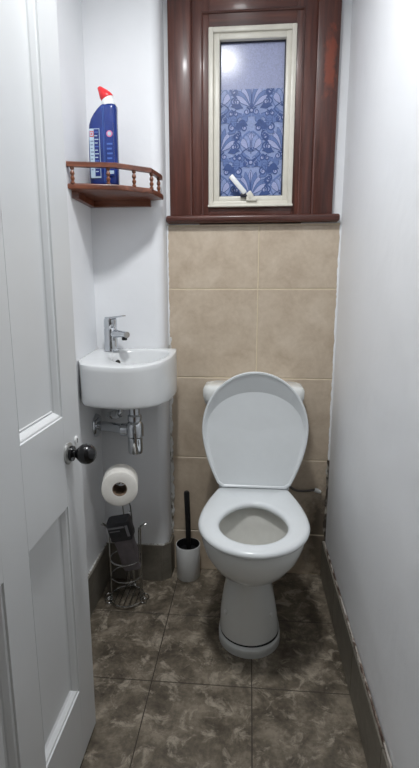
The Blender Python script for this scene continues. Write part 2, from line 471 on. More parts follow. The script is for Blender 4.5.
def motif(cx, cz):
    for k in range(-4, 5):                                   # palmette fan
        petal(cx, cz, k*.235, .088-abs(k)*.005, .0088, 3+abs(k)*2, 3 if k % 2 == 0 else 1)
    stroke([(cx, cz-.004), (cx, cz+.08)], .0014, 12, 2)
    for k in range(-2, 3):                                   # closed ogee bud above the fan
        petal(cx+k*.003, cz+.148, k*.30, .064-abs(k)*.004, .0105, 4+abs(k)*2, 0 if k % 2 else 3)
    stroke([(cx, cz+.14), (cx, cz+.215)], .0014, 12, 2)
    for s in (-1, 1):
        stroke([(cx+s*(.004+.036*math.sin(PI*t/14)**.8), cz+.215-t*.0062) for t in range(15)], .0030, 11, 1)
        stroke([(cx+s*(.006+.026*math.sin(PI*t/14)), cz+.120+t*.0030) for t in range(15)], .0024, 11, 2)
        for k, (dx, dz, r) in enumerate(((.017, -.012, .013), (.050, .020, .013), (.044, .082, .014), (.062, .052, .010), (.018, .108, .013), (.040, .128, .011), (.052, .165, .013), (.024, .226, .012), (.046, .205, .011), (.054, -.018, .010))):
            spiral(cx+s*dx, cz+dz, r, 1.4, PI/2, -s if k % 2 else s, .0024, 12, 2)
            disc(cx+s*dx, cz+dz, r*.5, 11, 3)
        for k, (dx, dz, an, ln) in enumerate(((.030, .0, 1.2, .034), (.034, -.018, 1.9, .030), (.030, .06, .9, .034), (.050, .098, 2.2, .032), (.046, -.042, 1.1, .030), (.012, -.020, 2.5, .03), (.056, .03, .2, .034), (.012, .098, 1.0, .034), (.032, .112, -.2, .034), (.040, .150, 1.3, .032), (.034, .182, .6, .032), (.050, .188, 1.9, .03), (.012, .234, 1.2, .034), (.034, .240, 2.4, .03), (.054, .225, .4, .034), (.030, .140, 2.6, .03))):
            petal(cx+s*dx, cz+dz, s*an, ln, .0115, 6+k % 5, 1 if k % 3 else 2, 2)
        for k in range(4): disc(cx+s*(.006+.010*k), cz-.022-.004*(k % 2), .0052, 13, 1)
        for k in range(3): disc(cx+s*(.008+.012*k), cz+.100+.006*(k % 2), .0052, 13, 2 if k % 2 else 1)
    disc(cx, cz-.008, .009, 14, 2); disc(cx, cz-.008, .0045, 16, 3)
    disc(cx, cz+.112, .010, 14, 2); disc(cx, cz+.112, .0055, 16, 3)
PV = .29
for r in range(-1, 3):
    motif(CXF, 1.492+r*PV)
    for s in (-1, 1): motif(CXF+s*.112, 1.492+PV/2+r*PV)
fx0, fx1, fz0, fz1 = GX0+.0036, GX1-.0036, GZ0+.0036, FZ1
for co, no in (((fx0, 0, 0), (-1, 0, 0)), ((fx1, 0, 0), (1, 0, 0)), ((0, 0, fz0), (0, 0, -1)), ((0, 0, fz1), (0, 0, 1))):
    bmesh.ops.bisect_plane(mb.bm, geom=mb.bm.verts[:]+mb.bm.edges[:]+mb.bm.faces[:], plane_co=co, plane_no=no, clear_outer=True)
mb.mi = 0; mb.box(fx0, fx1, GY-.0003, GY, fz0, fz1)
film = obj('window_film', mb, [M['film'], M['film_mid'], M['film_dark'], M['film_lilac']], win, smooth=False, weld=False)
film['label'] = 'blue scroll-patterned privacy film'
# stay handle
mb = MB()
mb.box(-.0395, .0395, -.004, .004, -.0085, .0085, .003, 2, Matrix.Translation((-.049, 1.768, 1.523)) @ Matrix.Rotation(math.radians(48.5), 4, 'Y'))
hd = obj('window_handle', mb, M['white_plastic'], win)
mb = MB()
mb.box(-.04, -.004, 1.768, 1.786, 1.482, 1.494, .003); obj('handle_catch', mb, M['gasket'], hd)
mb = MB()
mb.box(-.019, .019, 1.768, 1.786, 1.468, 1.484, .003)
mb.box(-.010, .010, -.006, .008, -.012, .012, .003, 2, Matrix.Translation((-.006, 1.772, 1.488)) @ Matrix.Rotation(math.radians(-35), 4, 'Y'))
obj('handle_base', mb, M['upvc'], hd)

# ------------------------------------------------------------------ door (open, flat along the left side)
DX0, DX1, DY0, DY1, DZ0, DZ1 = -.440, -.396, .374, 1.042, .008, 1.985
door = bpy.data.objects.new('door_1', None); C.objects.link(door); door.location = (-.414, DY0, DZ0); door['kind'] = 'structure'
pan = [(.474, .664, .20, .682), (.755, .945, .20, .682), (.474, .664, .886, 1.86), (.755, .945, .886, 1.86)]
mb = MB()
mb.box(DX0+.016, DX1-.016, DY0+.02, DY1-.02, DZ0+.02, DZ1-.02)
for y0, y1 in ((DY0, .474), (.664, .755), (.945, DY1)): mb.box(DX0, DX1, y0, y1, DZ0, DZ1, .0012, 1)
for z0, z1 in ((DZ0, .20), (.682, .886), (1.86, DZ1)):
    for y0, y1 in ((.4735, .6645), (.7545, .9455)): mb.box(DX0, DX1, y0, y1, z0, z1)
obj('door_leaf', mb, M['door_paint'], door)
for y0, y1, z0, z1 in pan:
    mb = MB()
    for side in (1, -1):
        xf = DX1 if side > 0 else DX0
        prof = [(0, .0), (.0008, -.0035), (.004, -.0035), (.006, -.0045), (.0125, -.0125), (.0135, -.0158), (.0155, -.0158), (.017, -.0142), (.019, -.0158)]
        rs = []
        for w, d in prof:
            x = xf+d*side
            rs.append([(x, y0+w, z0+w), (x, y1-w, z0+w), (x, y1-w, z1-w), (x, y0+w, z1-w)])
        x = xf-.0168*side
        rs.append([(x, y0+.019, z0+.019), (x, y1-.019, z0+.019), (x, y1-.019, z1-.019), (x, y0+.019, z1-.019)])
        rs.append([(x, y0, z0), (x, y1, z0), (x, y1, z1), (x, y0, z1)])
        mb.rings(rs+[rs[0]], False, False)
    obj('panel_moulding', mb, M['door_paint'], door, angle=20)
for side in (1, -1):
    xf = DX1 if side > 0 else DX0
    mb = MB(); prof = [(.0085, .006), (.0085, .018), (.011, .021), (.0165, .026), (.0215, .033), (.0229, .041), (.0215, .050), (.0168, .0575), (.0095, .062), (.002, .0635)]
    mb.lathe([(r, side*h) for r, h in prof], (xf, .963, .799), 'x', 28)
    mb.lathe([(.0165, side*.0055), (.0175, side*.009), (.0165, side*.0125), (.010, side*.014)], (xf, .963, .799), 'x', 24)
    kn = obj('door_knob', mb, M['knob_black'], door); kn['label'] = 'round black knob'
    mb = MB(); mb.lathe([(.0, side*.0), (.0245, side*.0), (.0245, side*.003), (.021, side*.0055), (.012, side*.0062)], (xf, .963, .799), 'x', 28)
    obj('knob_rose', mb, M['brushed_metal'], kn)
    mb = MB(); mb.lathe([(.0, 0), (.0095, 0), (.0095, side*.0025), (.0075, side*.0035), (.0, side*.0035)], (xf, 1.013, .814), 'x', 20)
    es = obj('keyhole_cover', mb, M['white_plastic'], door)
    mb = MB(); mb.lathe([(.0, side*.003), (.0022, side*.003), (.0022, side*.0042), (0, side*.0042)], (xf, 1.013, .816), 'x', 10)
    mb.box(min(xf+side*.003, xf+side*.0042), max(xf+side*.003, xf+side*.0042), 1.0122, 1.0138, .808, .816)
    obj('keyhole', mb, M['dark_hole'], es)

# ------------------------------------------------------------------ toilet
TX = .022
def taper(f, hw, hb):
    """back half of a seat outline for f in 0..1: curved sides narrowing to a straight edge; returns across, fraction back"""
    g = min(f, 1-f); sg = -1 if f < .5 else 1
    if g < .40:
        t = (g/.40); t = t*(1-.04*t)/.96
        return sg*(hw-(hw-hb)*t**1.75), t
    return sg*hb*(.5-g)/.1*.97, 1.0
def egg(cx, yf, ym, yb, hw, hb, z, n=48, p=2.0, pb=2.6):
    """closed outline: round front (towards -Y), flatter back; hw = widest half width at ym, hb = half width at the back"""
    out = []
    for i in range(n):
        a = 2*PI*i/n; c, s = math.cos(a), math.sin(a)
        if s <= 0:
            x = hw*math.copysign(abs(c)**(2/p), c); y = ym-(ym-yf)*abs(s)**(2/p)
        elif pb >= 3.5:
            x, u = taper(1-a/PI, hw, hb); y = ym+(yb-ym)*u; x = x
        else:
            u = abs(s)**(2/pb); x = (hw-(hw-hb)*u**1.5)*math.copysign(abs(c)**(2/pb), c); y = ym+(yb-ym)*u
        out.append(Vector((cx+x, y, z)))
    return out
toilet = thing('toilet', 'white close-coupled toilet with its seat cover raised, against the beige tiled wall', 'toilet', (TX, 1.45, 0))
mb = MB()
sec = [(.034, 1.326, 1.62, .099, .090), (.05, 1.326, 1.62, .098, .09), (.10, 1.330, 1.62, .094, .085), (.15, 1.335, 1.62, .085, .082), (.20, 1.341, 1.63, .069, .078),
       (.238, 1.343, 1.64, .056, .08), (.255, 1.328, 1.64, .064, .09), (.271, 1.298, 1.64, .091, .10), (.290, 1.262, 1.64, .115, .105), (.315, 1.228, 1.64, .139, .11), (.35, 1.203, 1.64, .155, .115),
       (.385, 1.190, 1.64, .164, .12), (.415, 1.184, 1.64, .166, .122), (.424, 1.187, 1.637, .164, .12), (.427, 1.194, 1.63, .158, .115)]
cxs = lambda z: .0155-.005*math.sin(PI*min(1, max(0, (z-.03)/.30)))+(TX-.0155)*min(1, max(0, (z-.2)/.2))
rs = [egg(cxs(z), yf, yf+.215 if z > .3 else yf+.10+.115*max(0, (z-.22)/.08) if z > .22 else yf+.10, yb, hw, hb, z) for z, yf, yb, hw, hb in sec]
mb.rings(rs, True, False)
# inside of the bowl
inn = [(.427, 1.205, 1.345, 1.515, .125), (.415, 1.208, 1.345, 1.505, .122), (.37, 1.215, 1.35, 1.495, .11), (.32, 1.25, 1.36, 1.475, .086), (.27, 1.30, 1.375, 1.45, .055), (.255, 1.33, 1.38, 1.43, .03)]
ri = [egg(TX, yf, ym, yb, hw, hw*.8, z) for z, yf, ym, yb, hw in inn]
mb.rings([rs[-1], ri[0]], False, False)
mb.mi = 1; mb.rings(ri, False, True)
bowl = obj('bowl', mb, [M['ceramic'], M['bowl_inside']], toilet, angle=50)
mb = MB(); mb.rings([egg(TX, 1.297, 1.374, 1.452, .057, .046, .272), egg(TX, 1.296, 1.374, 1.453, .058, .047, .275)])
wt = NT('toilet_water'); wt.base(srgb(180, 185, 182)); wt.set(Roughness=.03, IOR=1.33); wt.b.inputs['Transmission Weight'].default_value = .7
wt.bump(wt.noise(wt.coords(), 30, 2), .05)
obj('bowl_water', mb, wt.m, bowl)
for s in (-1, 1):
    mb = MB(); mb.lathe([(0, -.002), (.008, -.002), (.0075, .004), (.004, .006), (0, .0062)], (.0115+s*.0738, 1.372, .118), (Vector((s*.82, -.56, .1)).normalized(), Vector((s*.56, .82, 0)).normalized(), Vector((0, 0, 1))), 14)
    obj('fixing_cap', mb, M['white_plastic'], toilet)
mb = MB()
mb.rings([egg(.0155, 1.310, 1.415, 1.64, .103, .095, z) for z in (0, .012, .024)]+[egg(.0155, 1.313, 1.415, 1.64, .100, .092, .0275)])
obj('plinth', mb, M['plinth'], toilet, angle=50)
mb = MB(); mb.rings([egg(.0165, 1.3265, 1.42, 1.62, .0982, .09, z) for z in (.0265, .0345)])
pg = obj('plinth_gap', mb, M['dark_hole'], toilet)
# seat ring
YM = 1.372
def seat_ring(o, i, z): return egg(TX+.003, 1.140+o, YM, 1.575-o*.5, .1745-o, .118-o*.6, z), egg(TX, 1.218-i, 1.350, 1.489+i, .1055+i, .080+i, z)
mb = MB()
oz = [(.006, .429), (.001, .433), (0, .439), (.002, .445), (.008, .4495), (.016, .451)]
ro = [egg(TX+.001, 1.172+o, YM, 1.618-o*.3, .1738-o, .124-o*.4, z, p=2.0, pb=3.6) for o, z in oz]
iz = [(.020, .451), (.008, .4495), (.002, .445), (0, .439), (.001, .433), (.004, .429)]
rin = [egg(TX, 1.229-i, 1.350, 1.489+i, .1055+i, .084+i, z, pb=2.1) for i, z in iz]
mb.rings(ro+rin+[ro[0]], False, False)
obj('seat', mb, M['seat_plastic'], toilet, angle=60)
# raised seat cover: a shallow dish leaning back on the cistern
hy, hz = 1.606, .4535; tl = math.atan2(.033, .425)
def lidp(u, v, w):       # u across, v along from hinge, w out of the face towards the room
    return Vector((TX+.003+u, hy+v*math.sin(tl)-w*math.cos(tl), hz+v*math.cos(tl)+w*math.sin(tl)))
def lid_ring(d, w, n=64, extra=0, curl=0, tilt=0):
    L = .424; vm = .215; out = []
    for i in range(n):
        a = 2*PI*i/n; c, s = math.cos(a), math.sin(a)
        if s >= 0: u = (.189-d)*c; v = vm+(L-vm-d-extra)*s
        else:
            u, q = taper((a-PI)/PI, .189-d, .125-d*.7); v = vm-(vm-d)*q
        out.append(lidp(u, v, w+curl*max(0, (v-vm)/(L-vm))**1.6+tilt*max(0, 1-v/.24)))
    return out
mb = MB()
cu = .020
R0 = [lid_ring(.012, -.020), lid_ring(.004, -.016, curl=.004), lid_ring(.0, -.007, curl=.012), lid_ring(.0, .001, curl=cu), lid_ring(.002, .003, curl=cu), lid_ring(.007, .003, curl=cu), lid_ring(.010, .0, curl=cu), lid_ring(.017, -.0105, extra=.058, tilt=.0115), lid_ring(.021, -.011, extra=.062, tilt=.012), lid_ring(.042, -.0125, extra=.066, tilt=.0125)]
cen = lidp(0, .205, -.0135); last = R0[-1]
R0 += [[p.lerp(cen, t) for p in last] for t in (.3, .6, .85, .97)]
cen2 = lidp(0, .205, -.021); R0 = [[p.lerp(cen2, t)-Vector((0, 0, 0)) for p in R0[0]] for t in (.97, .6, .2)]+R0
mb.rings(R0, True, True)
obj('seat_cover', mb, M['seat_plastic'], toilet, angle=17)
for s in (-1, 1):
    mb = MB(); x = TX+.003+s*.112
    mb.lathe([(.0, -.015), (.006, -.015), (.007, -.012), (.007, .012), (.006, .015), (0, .015)], (x, 1.620, .450), 'x', 20)
    mb.box(x-.010, x+.010, 1.612, 1.628, .427, .448, .003)
    obj('hinge', mb, M['seat_plastic'], toilet)
# cistern
def rrect(x0, x1, y0, y1, z, r, n=6):
    out = []
    for cx, cy, a in ((x1-r, y1-r, 0), (x0+r, y1-r, PI/2), (x0+r, y0+r, PI), (x1-r, y0+r, 1.5*PI)):
        for k in range(n+1): out.append(Vector((cx+r*math.cos(a+PI/2*k/n), cy+r*math.sin(a+PI/2*k/n), z)))
    return out
mb = MB()
mb.rings([rrect(-.075, .118, 1.668, 1.786, .427, .03), rrect(-.085, .126, 1.664, 1.789, .50, .03), rrect(-.125, .165, 1.660, 1.7905, .70, .03), rrect(-.146, .186, 1.658, 1.7905, .765, .03)])
obj('cistern', mb, M['ceramic'], toilet, angle=50)
mb = MB()
mb.rings([rrect(-.148, .188, 1.660, 1.7908, .735, .035), rrect(-.160, .196, 1.655, 1.7908, .748, .035), rrect(-.167, .203, 1.653, 1.7908, .775, .035), rrect(-.167, .203, 1.653, 1.7908, .800, .035), rrect(-.160, .196, 1.658, 1.788, .812, .035), rrect(-.14, .18, 1.668, 1.778, .816, .03)])
obj('cistern_lid', mb, M['ceramic'], toilet, angle=50)
mb = MB(); mb.lathe([(0, .0), (.02, 0), (.02, .006), (.017, .009), (0, .009)], (.03, 1.735, .815), 'z', 24); obj('flush_button', mb, M['chrome'], toilet)

# supply hose on the right of the toilet
hose = thing('supply_hose', 'grey flexible hose with a white end, low on the tiled wall right of the toilet', 'hose', (.24, 1.785, .34))
mb = MB(); mb.tube(catmull([(.145, 1.775, .425), (.165, 1.779, .395), (.195, 1.781, .374), (.235, 1.782, .372), (.27, 1.782, .379)], 6, False), .0048, 8)
obj('hose_line', mb, M['hose'], hose)
mb = MB(); ax = Vector((.95, 0, .0)).normalized(); mb.lathe([(0, 0), (.008, 0), (.009, .003), (.009, .014), (.0075, .016), (.0075, .024), (.004, .028), (0, .028)], (.268, 1.782, .379), (Vector((.92, 0, -.38)).normalized(), Vector((0, 1, 0)), Vector((.38, 0, .92)).normalized()), 14)
obj('hose_end', mb, M['white_plastic'], hose)

# ------------------------------------------------------------------ corner basin
basin = thing('corner_basin', 'white ceramic corner hand basin mounted below the wooden shelf', 'basin', (LX, BY, .79))
ztop = lambda y: .81+.08*y
out_t = [(LX+.001, BY-.001), (LX+.001, 1.64), (LX+.001, 1.57), (LX+.001, 1.503), (-.536, 1.446), (-.500, 1.424), (-.465, 1.411), (-.430, 1.403), (-.401, 1.400), (-.368, 1.404), (-.337, 1.416), (-.310, 1.438), (-.288, 1.468), (-.272, 1.508), (-.263, 1.555), (-.260, 1.61), (-.261, 1.66), (-.266, BY-.001), (-.34, BY-.001), (-.42, BY-.001), (-.50, BY-.001)]
out_b = [(x+(.003 if x < -.5 else 0), y) for x, y in out_t]
out_i = [(-.465, 1.655), (-.470, 1.63), (-.470, 1.60), (-.466, 1.565), (-.452, 1.53), (-.436, 1.503), (-.416, 1.480), (-.395, 1.465), (-.372, 1.458), (-.350, 1.463), (-.328, 1.478), (-.308, 1.506), (-.292, 1.54), (-.284, 1.575), (-.281, 1.605), (-.283, 1.63), (-.290, 1.652), (-.302, 1.668), (-.345, 1.678), (-.39, 1.678), (-.435, 1.67)]
def scaled(pts, c, k): return [(c[0]+(x-c[0])*k, c[1]+(y-c[1])*k) for x, y in pts]
def lerp2(a, b, t): return [(x0+(x1-x0)*t, y0+(y1-y0)*t) for (x0, y0), (x1, y1) in zip(a, b)]
mb = MB(); cc = (-.385, 1.565)
def ring(pts, zf): return [Vector((x, y, zf(y))) for x, y in pts]
inner_step = lambda t: lerp2(out_t, out_i, t)
rgs = [ring(scaled(out_b, (-.43, 1.58), .90), lambda y: .786), ring(scaled(out_b, (-.43, 1.58), .975), lambda y: .7875), ring(scaled(out_b, (-.43, 1.58), .992), lambda y: .790), ring(out_b, lambda y: .796)]
for t in (.2, .45, .7, .9): rgs.append(ring(lerp2(out_b, out_t, t), lambda y, t=t: .796+(ztop(y)-.008-.796)*t))
rgs += [ring(out_t, lambda y: ztop(y)-.004), ring(inner_step(.04), lambda y: ztop(y)-.0008), ring(inner_step(.10), lambda y: ztop(y)), ring(inner_step(.80), lambda y: ztop(y)),
        ring(inner_step(.93), lambda y: ztop(y)-.003), ring(out_i, lambda y: ztop(y)-.010), ring(scaled(out_i, cc, .93), lambda y: ztop(y)-.035), ring(scaled(out_i, cc, .82), lambda y: .865), ring(scaled(out_i, cc, .6), lambda y: .838), ring(scaled(out_i, cc, .2), lambda y: .828)]
mb.rings(rgs)
bs = obj('basin_bowl', mb, M['basin_ceramic'], basin, angle=50)
mb = MB(); ax = Vector((.83, -.35, .42)).normalized(); e1 = ax.cross(Vector((0, 0, 1))).normalized(); e2 = ax.cross(e1)
mb.lathe([(0, -.004), (.0085, -.004), (.0085, .0030), (0, .0030)], (-.438, 1.533, .918), (ax, e1, e2), 16)
obj('overflow_hole', mb, M['dark_hole'], basin)
mb = MB(); mb.lathe([(0, 0), (.021, 0), (.021, .004), (.015, .007), (0, .008)], (-.385, 1.565, .827), 'z', 24); obj('plug', mb, M['chrome'], basin)

# tap
FX, FYp, FZ = -.494, 1.650, .942
tap = thing('basin_tap', 'chrome lever mixer tap standing on the corner basin', 'tap', (FX, FYp, FZ))
mb = MB(); mb.lathe([(0, -.0005), (.027, -.0005), (.027, .003), (.0235, .006), (.0235, .078), (.021, .083), (0, .083)], (FX, FYp, FZ), 'z', 28)
obj('tap_body', mb, M['chrome'], tap)
dr = Vector((.86, -.51, 0)).normalized(); sd = Vector((.51, .86, 0)).normalized()
def tl3(a, b, c): return Vector((FX, FYp, FZ))+dr*a+sd*b+Vector((0, 0, c))
mb = MB(); rr = []
for a, w, z0, z1 in ((.008, .016, .042, .078), (.03, .0155, .049, .077), (.060, .0145, .052, .075), (.080, .014, .050, .072)):
    rr.append([tl3(a, w*math.cos(t)*1.05, (z0+z1)/2+(z1-z0)/2*math.sin(t)) for t in [2*PI*k/16 for k in range(16)]])
mb.rings(rr); obj('spout', mb, M['chrome'], tap)
mb = MB(); mb.lathe([(0, 0), (.0095, 0), (.0095, -.010), (.007, -.011), (0, -.010)], tl3(.068, 0, .053), 'z', 18); obj('aerator', mb, M['black_plastic'], tap)
mb = MB(); mb.lathe([(.0, .082), (.021, .082), (.023, .085), (.023, .112), (.019, .117), (0, .118)], (FX, FYp, FZ), 'z', 28)
lever = obj('lever', mb, M['chrome'], tap)
mb = MB(); rr = []
for a, w, z0, z1 in ((-.016, .012, .112, .121), (.01, .013, .114, .122), (.04, .0115, .120, .125), (.068, .009, .125, .129)):
    rr.append([tl3(a, -w, z0), tl3(a, w, z0), tl3(a, w, z1), tl3(a, -w, z1)])
mb.rings(rr); obj('lever_arm', mb, M['chrome'], lever)

# bottle trap under the basin
PX, PY = -.404, 1.60
trap = thing('bottle_trap', 'chrome bottle trap and waste pipe beneath the corner basin', 'pipe', (PX, PY, .575))
mb = MB(); mb.lathe([(0, .783), (.026, .7825), (.026, .774), (.021, .77), (.019, .768), (.019, .715), (.0, .715)], (PX, PY, 0), 'z', 24); obj('tail_pipe', mb, M['chrome'], trap)
mb = MB(); mb.lathe([(0, .722), (.021, .722), (.0255, .716), (.0255, .700), (.022, .697), (.0275, .690), (.031, .680), (.031, .642), (.0265, .636), (.0265, .588), (.0245, .578), (.012, .572), (0, .572)], (PX, PY, 0), 'z', 28)
obj('trap_body', mb, M['chrome'], trap)
mb = MB(); mb.lathe([(0, 0), (.024, 0), (.024, -.024), (.021, -.027), (0, -.025)], (PX-.026, PY+.004, .662), 'x', 24); obj('outlet_nut', mb, M['chrome'], trap)
mb = MB(); mb.tube([(PX-.02, PY+.004, .662), (PX-.09, PY+.030, .662), (LX+.004, PY+.052, .662)], .0178, 16); obj('outlet_pipe', mb, M['chrome'], trap)
mb = MB(); mb.lathe([(.0, .0005), (.044, .0005), (.044, .004), (.038, .011), (.022, .016), (0, .016)], (LX, PY+.052, .662), 'x', 28); obj('wall_flange', mb, M['chrome'], trap)
# water feed with valve
feed = thing('feed_valve', 'small chrome feed pipe and valve tucked under the corner basin beside the trap', 'valve', (-.49, 1.63, .73))
mb = MB(); mb.tube(catmull([(-.450, 1.600, .7865), (-.450, 1.600, .745), (-.458, 1.603, .724), (-.482, 1.612, .714), (-.500, 1.632, .708), (-.505, 1.665, .706), (-.505, BY-.0005, .706)], 6, False), .0075, 12)
obj('feed_pipe', mb, M['chrome'], feed)
mb = MB(); ax = Vector((-.80, .42, -.26)).normalized(); e1 = ax.cross(Vector((0, 0, 1))).normalized(); e2 = ax.cross(e1)
mb.lathe([(0, 0), (.015, 0), (.017, .004), (.017, .018), (.012, .022), (.012, .036), (.016, .039), (.016, .052), (0, .052)], (-.459, 1.603, .722), (ax, e1, e2), 6)
obj('valve_nut', mb, M['chrome'], feed)

# ------------------------------------------------------------------ corner shelf with gallery rail
shelf = thing('corner_shelf', 'dark wooden corner shelf with a turned gallery rail above the basin', 'shelf', (LX, BY, 1.441))
mb = MB(); mb.poly([(LX+.0005, BY-.0005), (LX+.0005, 1.494), (-.545, 1.499), (-.421, 1.521), (-.321, 1.590), (-.303, 1.672), (-.303, 1.698), (-.346, BY-.0005)], 1.462, 1.479, .004)
obj('shelf_board', mb, M['shelf_wood'], shelf)
mb = MB(); mb.poly([(LX+.001, BY-.018), (LX+.001, 1.525), (LX+.018, 1.540), (LX+.018, BY-.018)], 1.441, 1.4625); obj('cleat', mb, M['shelf_wood'], shelf)
mb = MB(); mb.poly([(LX+.001, BY-.001), (-.348, BY-.001), (-.348, BY-.018), (LX+.001, BY-.018)], 1.441, 1.4625); obj('cleat', mb, M['shelf_wood'], shelf)
line = [(LX+.001, 1.494), (-.545, 1.499), (-.422, 1.523), (-.326, 1.592), (-.312, 1.670), (-.313, 1.698)]
def offset_line(l, d):
    out = []
    for i in range(len(l)):
        a = Vector(l[max(i-1, 0)]); b = Vector(l[min(i+1, len(l)-1)]); t = (b-a).normalized()
        out.append((l[i][0]-t.y*d, l[i][1]+t.x*d))
    return out
A, B = offset_line(line, .0075), offset_line(line, -.0075)
mb = MB(); mb.rings([[Vector((a[0], a[1], 1.526)), Vector((b[0], b[1], 1.526)), Vector((b[0], b[1], 1.5385)), Vector((.5*(a[0]+b[0]), .5*(a[1]+b[1]), 1.542)), Vector((a[0], a[1], 1.5385))] for a, b in zip(A, B)])
obj('gallery_rail', mb, M['shelf_wood'], shelf, angle=30)
sp0 = None
for x, y in ((-.550, 1.5005), (-.444, 1.5225), (-.372, 1.561), (-.324, 1.600), (-.313, 1.664)):
    if sp0 is None:
        mb = MB(); mb.lathe([(0, 1.4785), (.0064, 1.4785), (.0064, 1.483), (.0036, 1.4855), (.0062, 1.491), (.0068, 1.495), (.0036, 1.501), (.0068, 1.507), (.0062, 1.511), (.0036, 1.518), (.0064, 1.521), (.0064, 1.5265), (0, 1.5265)], (x, y, 0), 'z', 14)
        sp0 = obj('spindle', mb, M['spindle_wood'], shelf); sx, sy = x, y
    else:
        d = sp0.copy(); C.objects.link(d); d.parent = shelf; d.location = (x-sx, y-sy, 0)

# ------------------------------------------------------------------ toilet cleaner bottle
bt = thing('cleaner_bottle', 'blue toilet cleaner bottle with a red angled cap standing on the corner shelf', 'bottle', (-.472, 1.59, 1.479))
def bsec(x0, x1, hd, z, n=32):
    cx, hw = (x0+x1)/2, (x1-x0)/2
    return [Vector((cx+hw*math.copysign(abs(math.cos(a))**.55, math.cos(a)), 1.59+hd*math.copysign(abs(math.sin(a))**.75, math.sin(a)), z)) for a in [2*PI*k/n for k in range(n)]]
mb = MB()
secs = [(-.516, -.434, .024, 1.4792), (-.521, -.429, .027, 1.483), (-.522, -.428, .028, 1.54), (-.521, -.428, .028, 1.60), (-.519, -.428, .028, 1.65), (-.517, -.428, .0275, 1.668), (-.511, -.428, .0265, 1.685), (-.502, -.4275, .025, 1.699), (-.490, -.427, .0235, 1.713), (-.480, -.427, .022, 1.722), (-.475, -.430, .019, 1.7255)]
mb.rings([bsec(*q) for q in secs])
obj('bottle_body', mb, M['bottle_blue'], bt, angle=60)
axn = Vector((-.16, 0, 1)).normalized(); e1 = Vector((0, 1, 0)); e2 = axn.cross(e1)
mb = MB(); mb.lathe([(0, 0), (.0225, 0), (.0225, .008), (.0205, .014), (.0185, .020), (.0175, .027), (0, .027)], (-.4525, 1.59, 1.724), (axn, e1, e2), 24)
obj('bottle_neck', mb, M['cap_white'], bt)
axc = Vector((-.48, 0, 1)).normalized(); e2 = axc.cross(e1)
mb = MB(); c0 = Vector((-.457, 1.59, 1.7475))
rr = []
for h, r, dx in ((-.002, .0190, 0), (.002, .0200, 0), (.010, .0190, -.002), (.020, .0145, -.004), (.029, .0095, -.007), (.035, .0065, -.009), (.037, .003, -.009)):
    rr.append([c0+axc*h+Vector((dx, 0, 0))+e1*(r*math.cos(a))+e2*(r*math.sin(a)) for a in [2*PI*k/20 for k in range(20)]])
mb.rings(rr); obj('bottle_cap', mb, M['cap_red'], bt, angle=60)
yf = 1.5615
def lab(name, items, mats, parent):
    mb = MB()
    for mi, x0, x1, z0, z1, k in items: mb.mi = mi; mb.box(x0, x1, yf-.0006*k, yf+.004, z0, z1)
    return obj(name, mb, mats, parent, smooth=False)
it = [(0, -.511, -.478, 1.507, 1.652, 1), (1, -.509, -.497, 1.628, 1.645, 2), (0, -.507, -.499, 1.6305, 1.6425, 3), (1, -.5045, -.5015, 1.633, 1.640, 4), (2, -.496, -.4795, 1.512, 1.650, 2)]
for k in range(9): it.append((3, -.508, -.498-.002*(k % 3), 1.614-.0105*k, 1.617-.0105*k, 2))
for k in range(12): it.append((0 if k % 4 else 4, -.4945, -.482-.003*(k % 2), 1.640-.0105*k, 1.6425-.0105*k, 3))
lab('side_label', it, [M['label_white'], M['label_red'], M['bottle_navy'], M['label_grey'], M['label_sky']], bt)
it = [(0, -.467, -.4655, 1.49, 1.715, 1), (0, -.463, -.4622, 1.49, 1.715, 1), (1, -.4585, -.434, 1.513, 1.668, 1)]
for k in range(5): it.append((2, -.456, -.438-.002*(k % 2), 1.604-.014*k, 1.609-.014*k, 2))
it.append((3, -.456, -.436, 1.518, 1.528, 2))
fl = lab('front_label', it, [M['label_sky'], M['bottle_blue'], M['label_sky'], M['label_white']], bt)
mb = MB(); mb.lathe([(0, -.0012), (.0098, -.0012), (.0098, .004), (0, .004)], (-.446, yf, 1.636), 'y', 20); mb.mi = 1; mb.lathe([(0, -.0018), (.006, -.0018), (.006, .004), (0, .004)], (-.446, yf, 1.636), 'y', 20)
obj('round_badge', mb, [M['label_pink'], M['label_white']], bt)

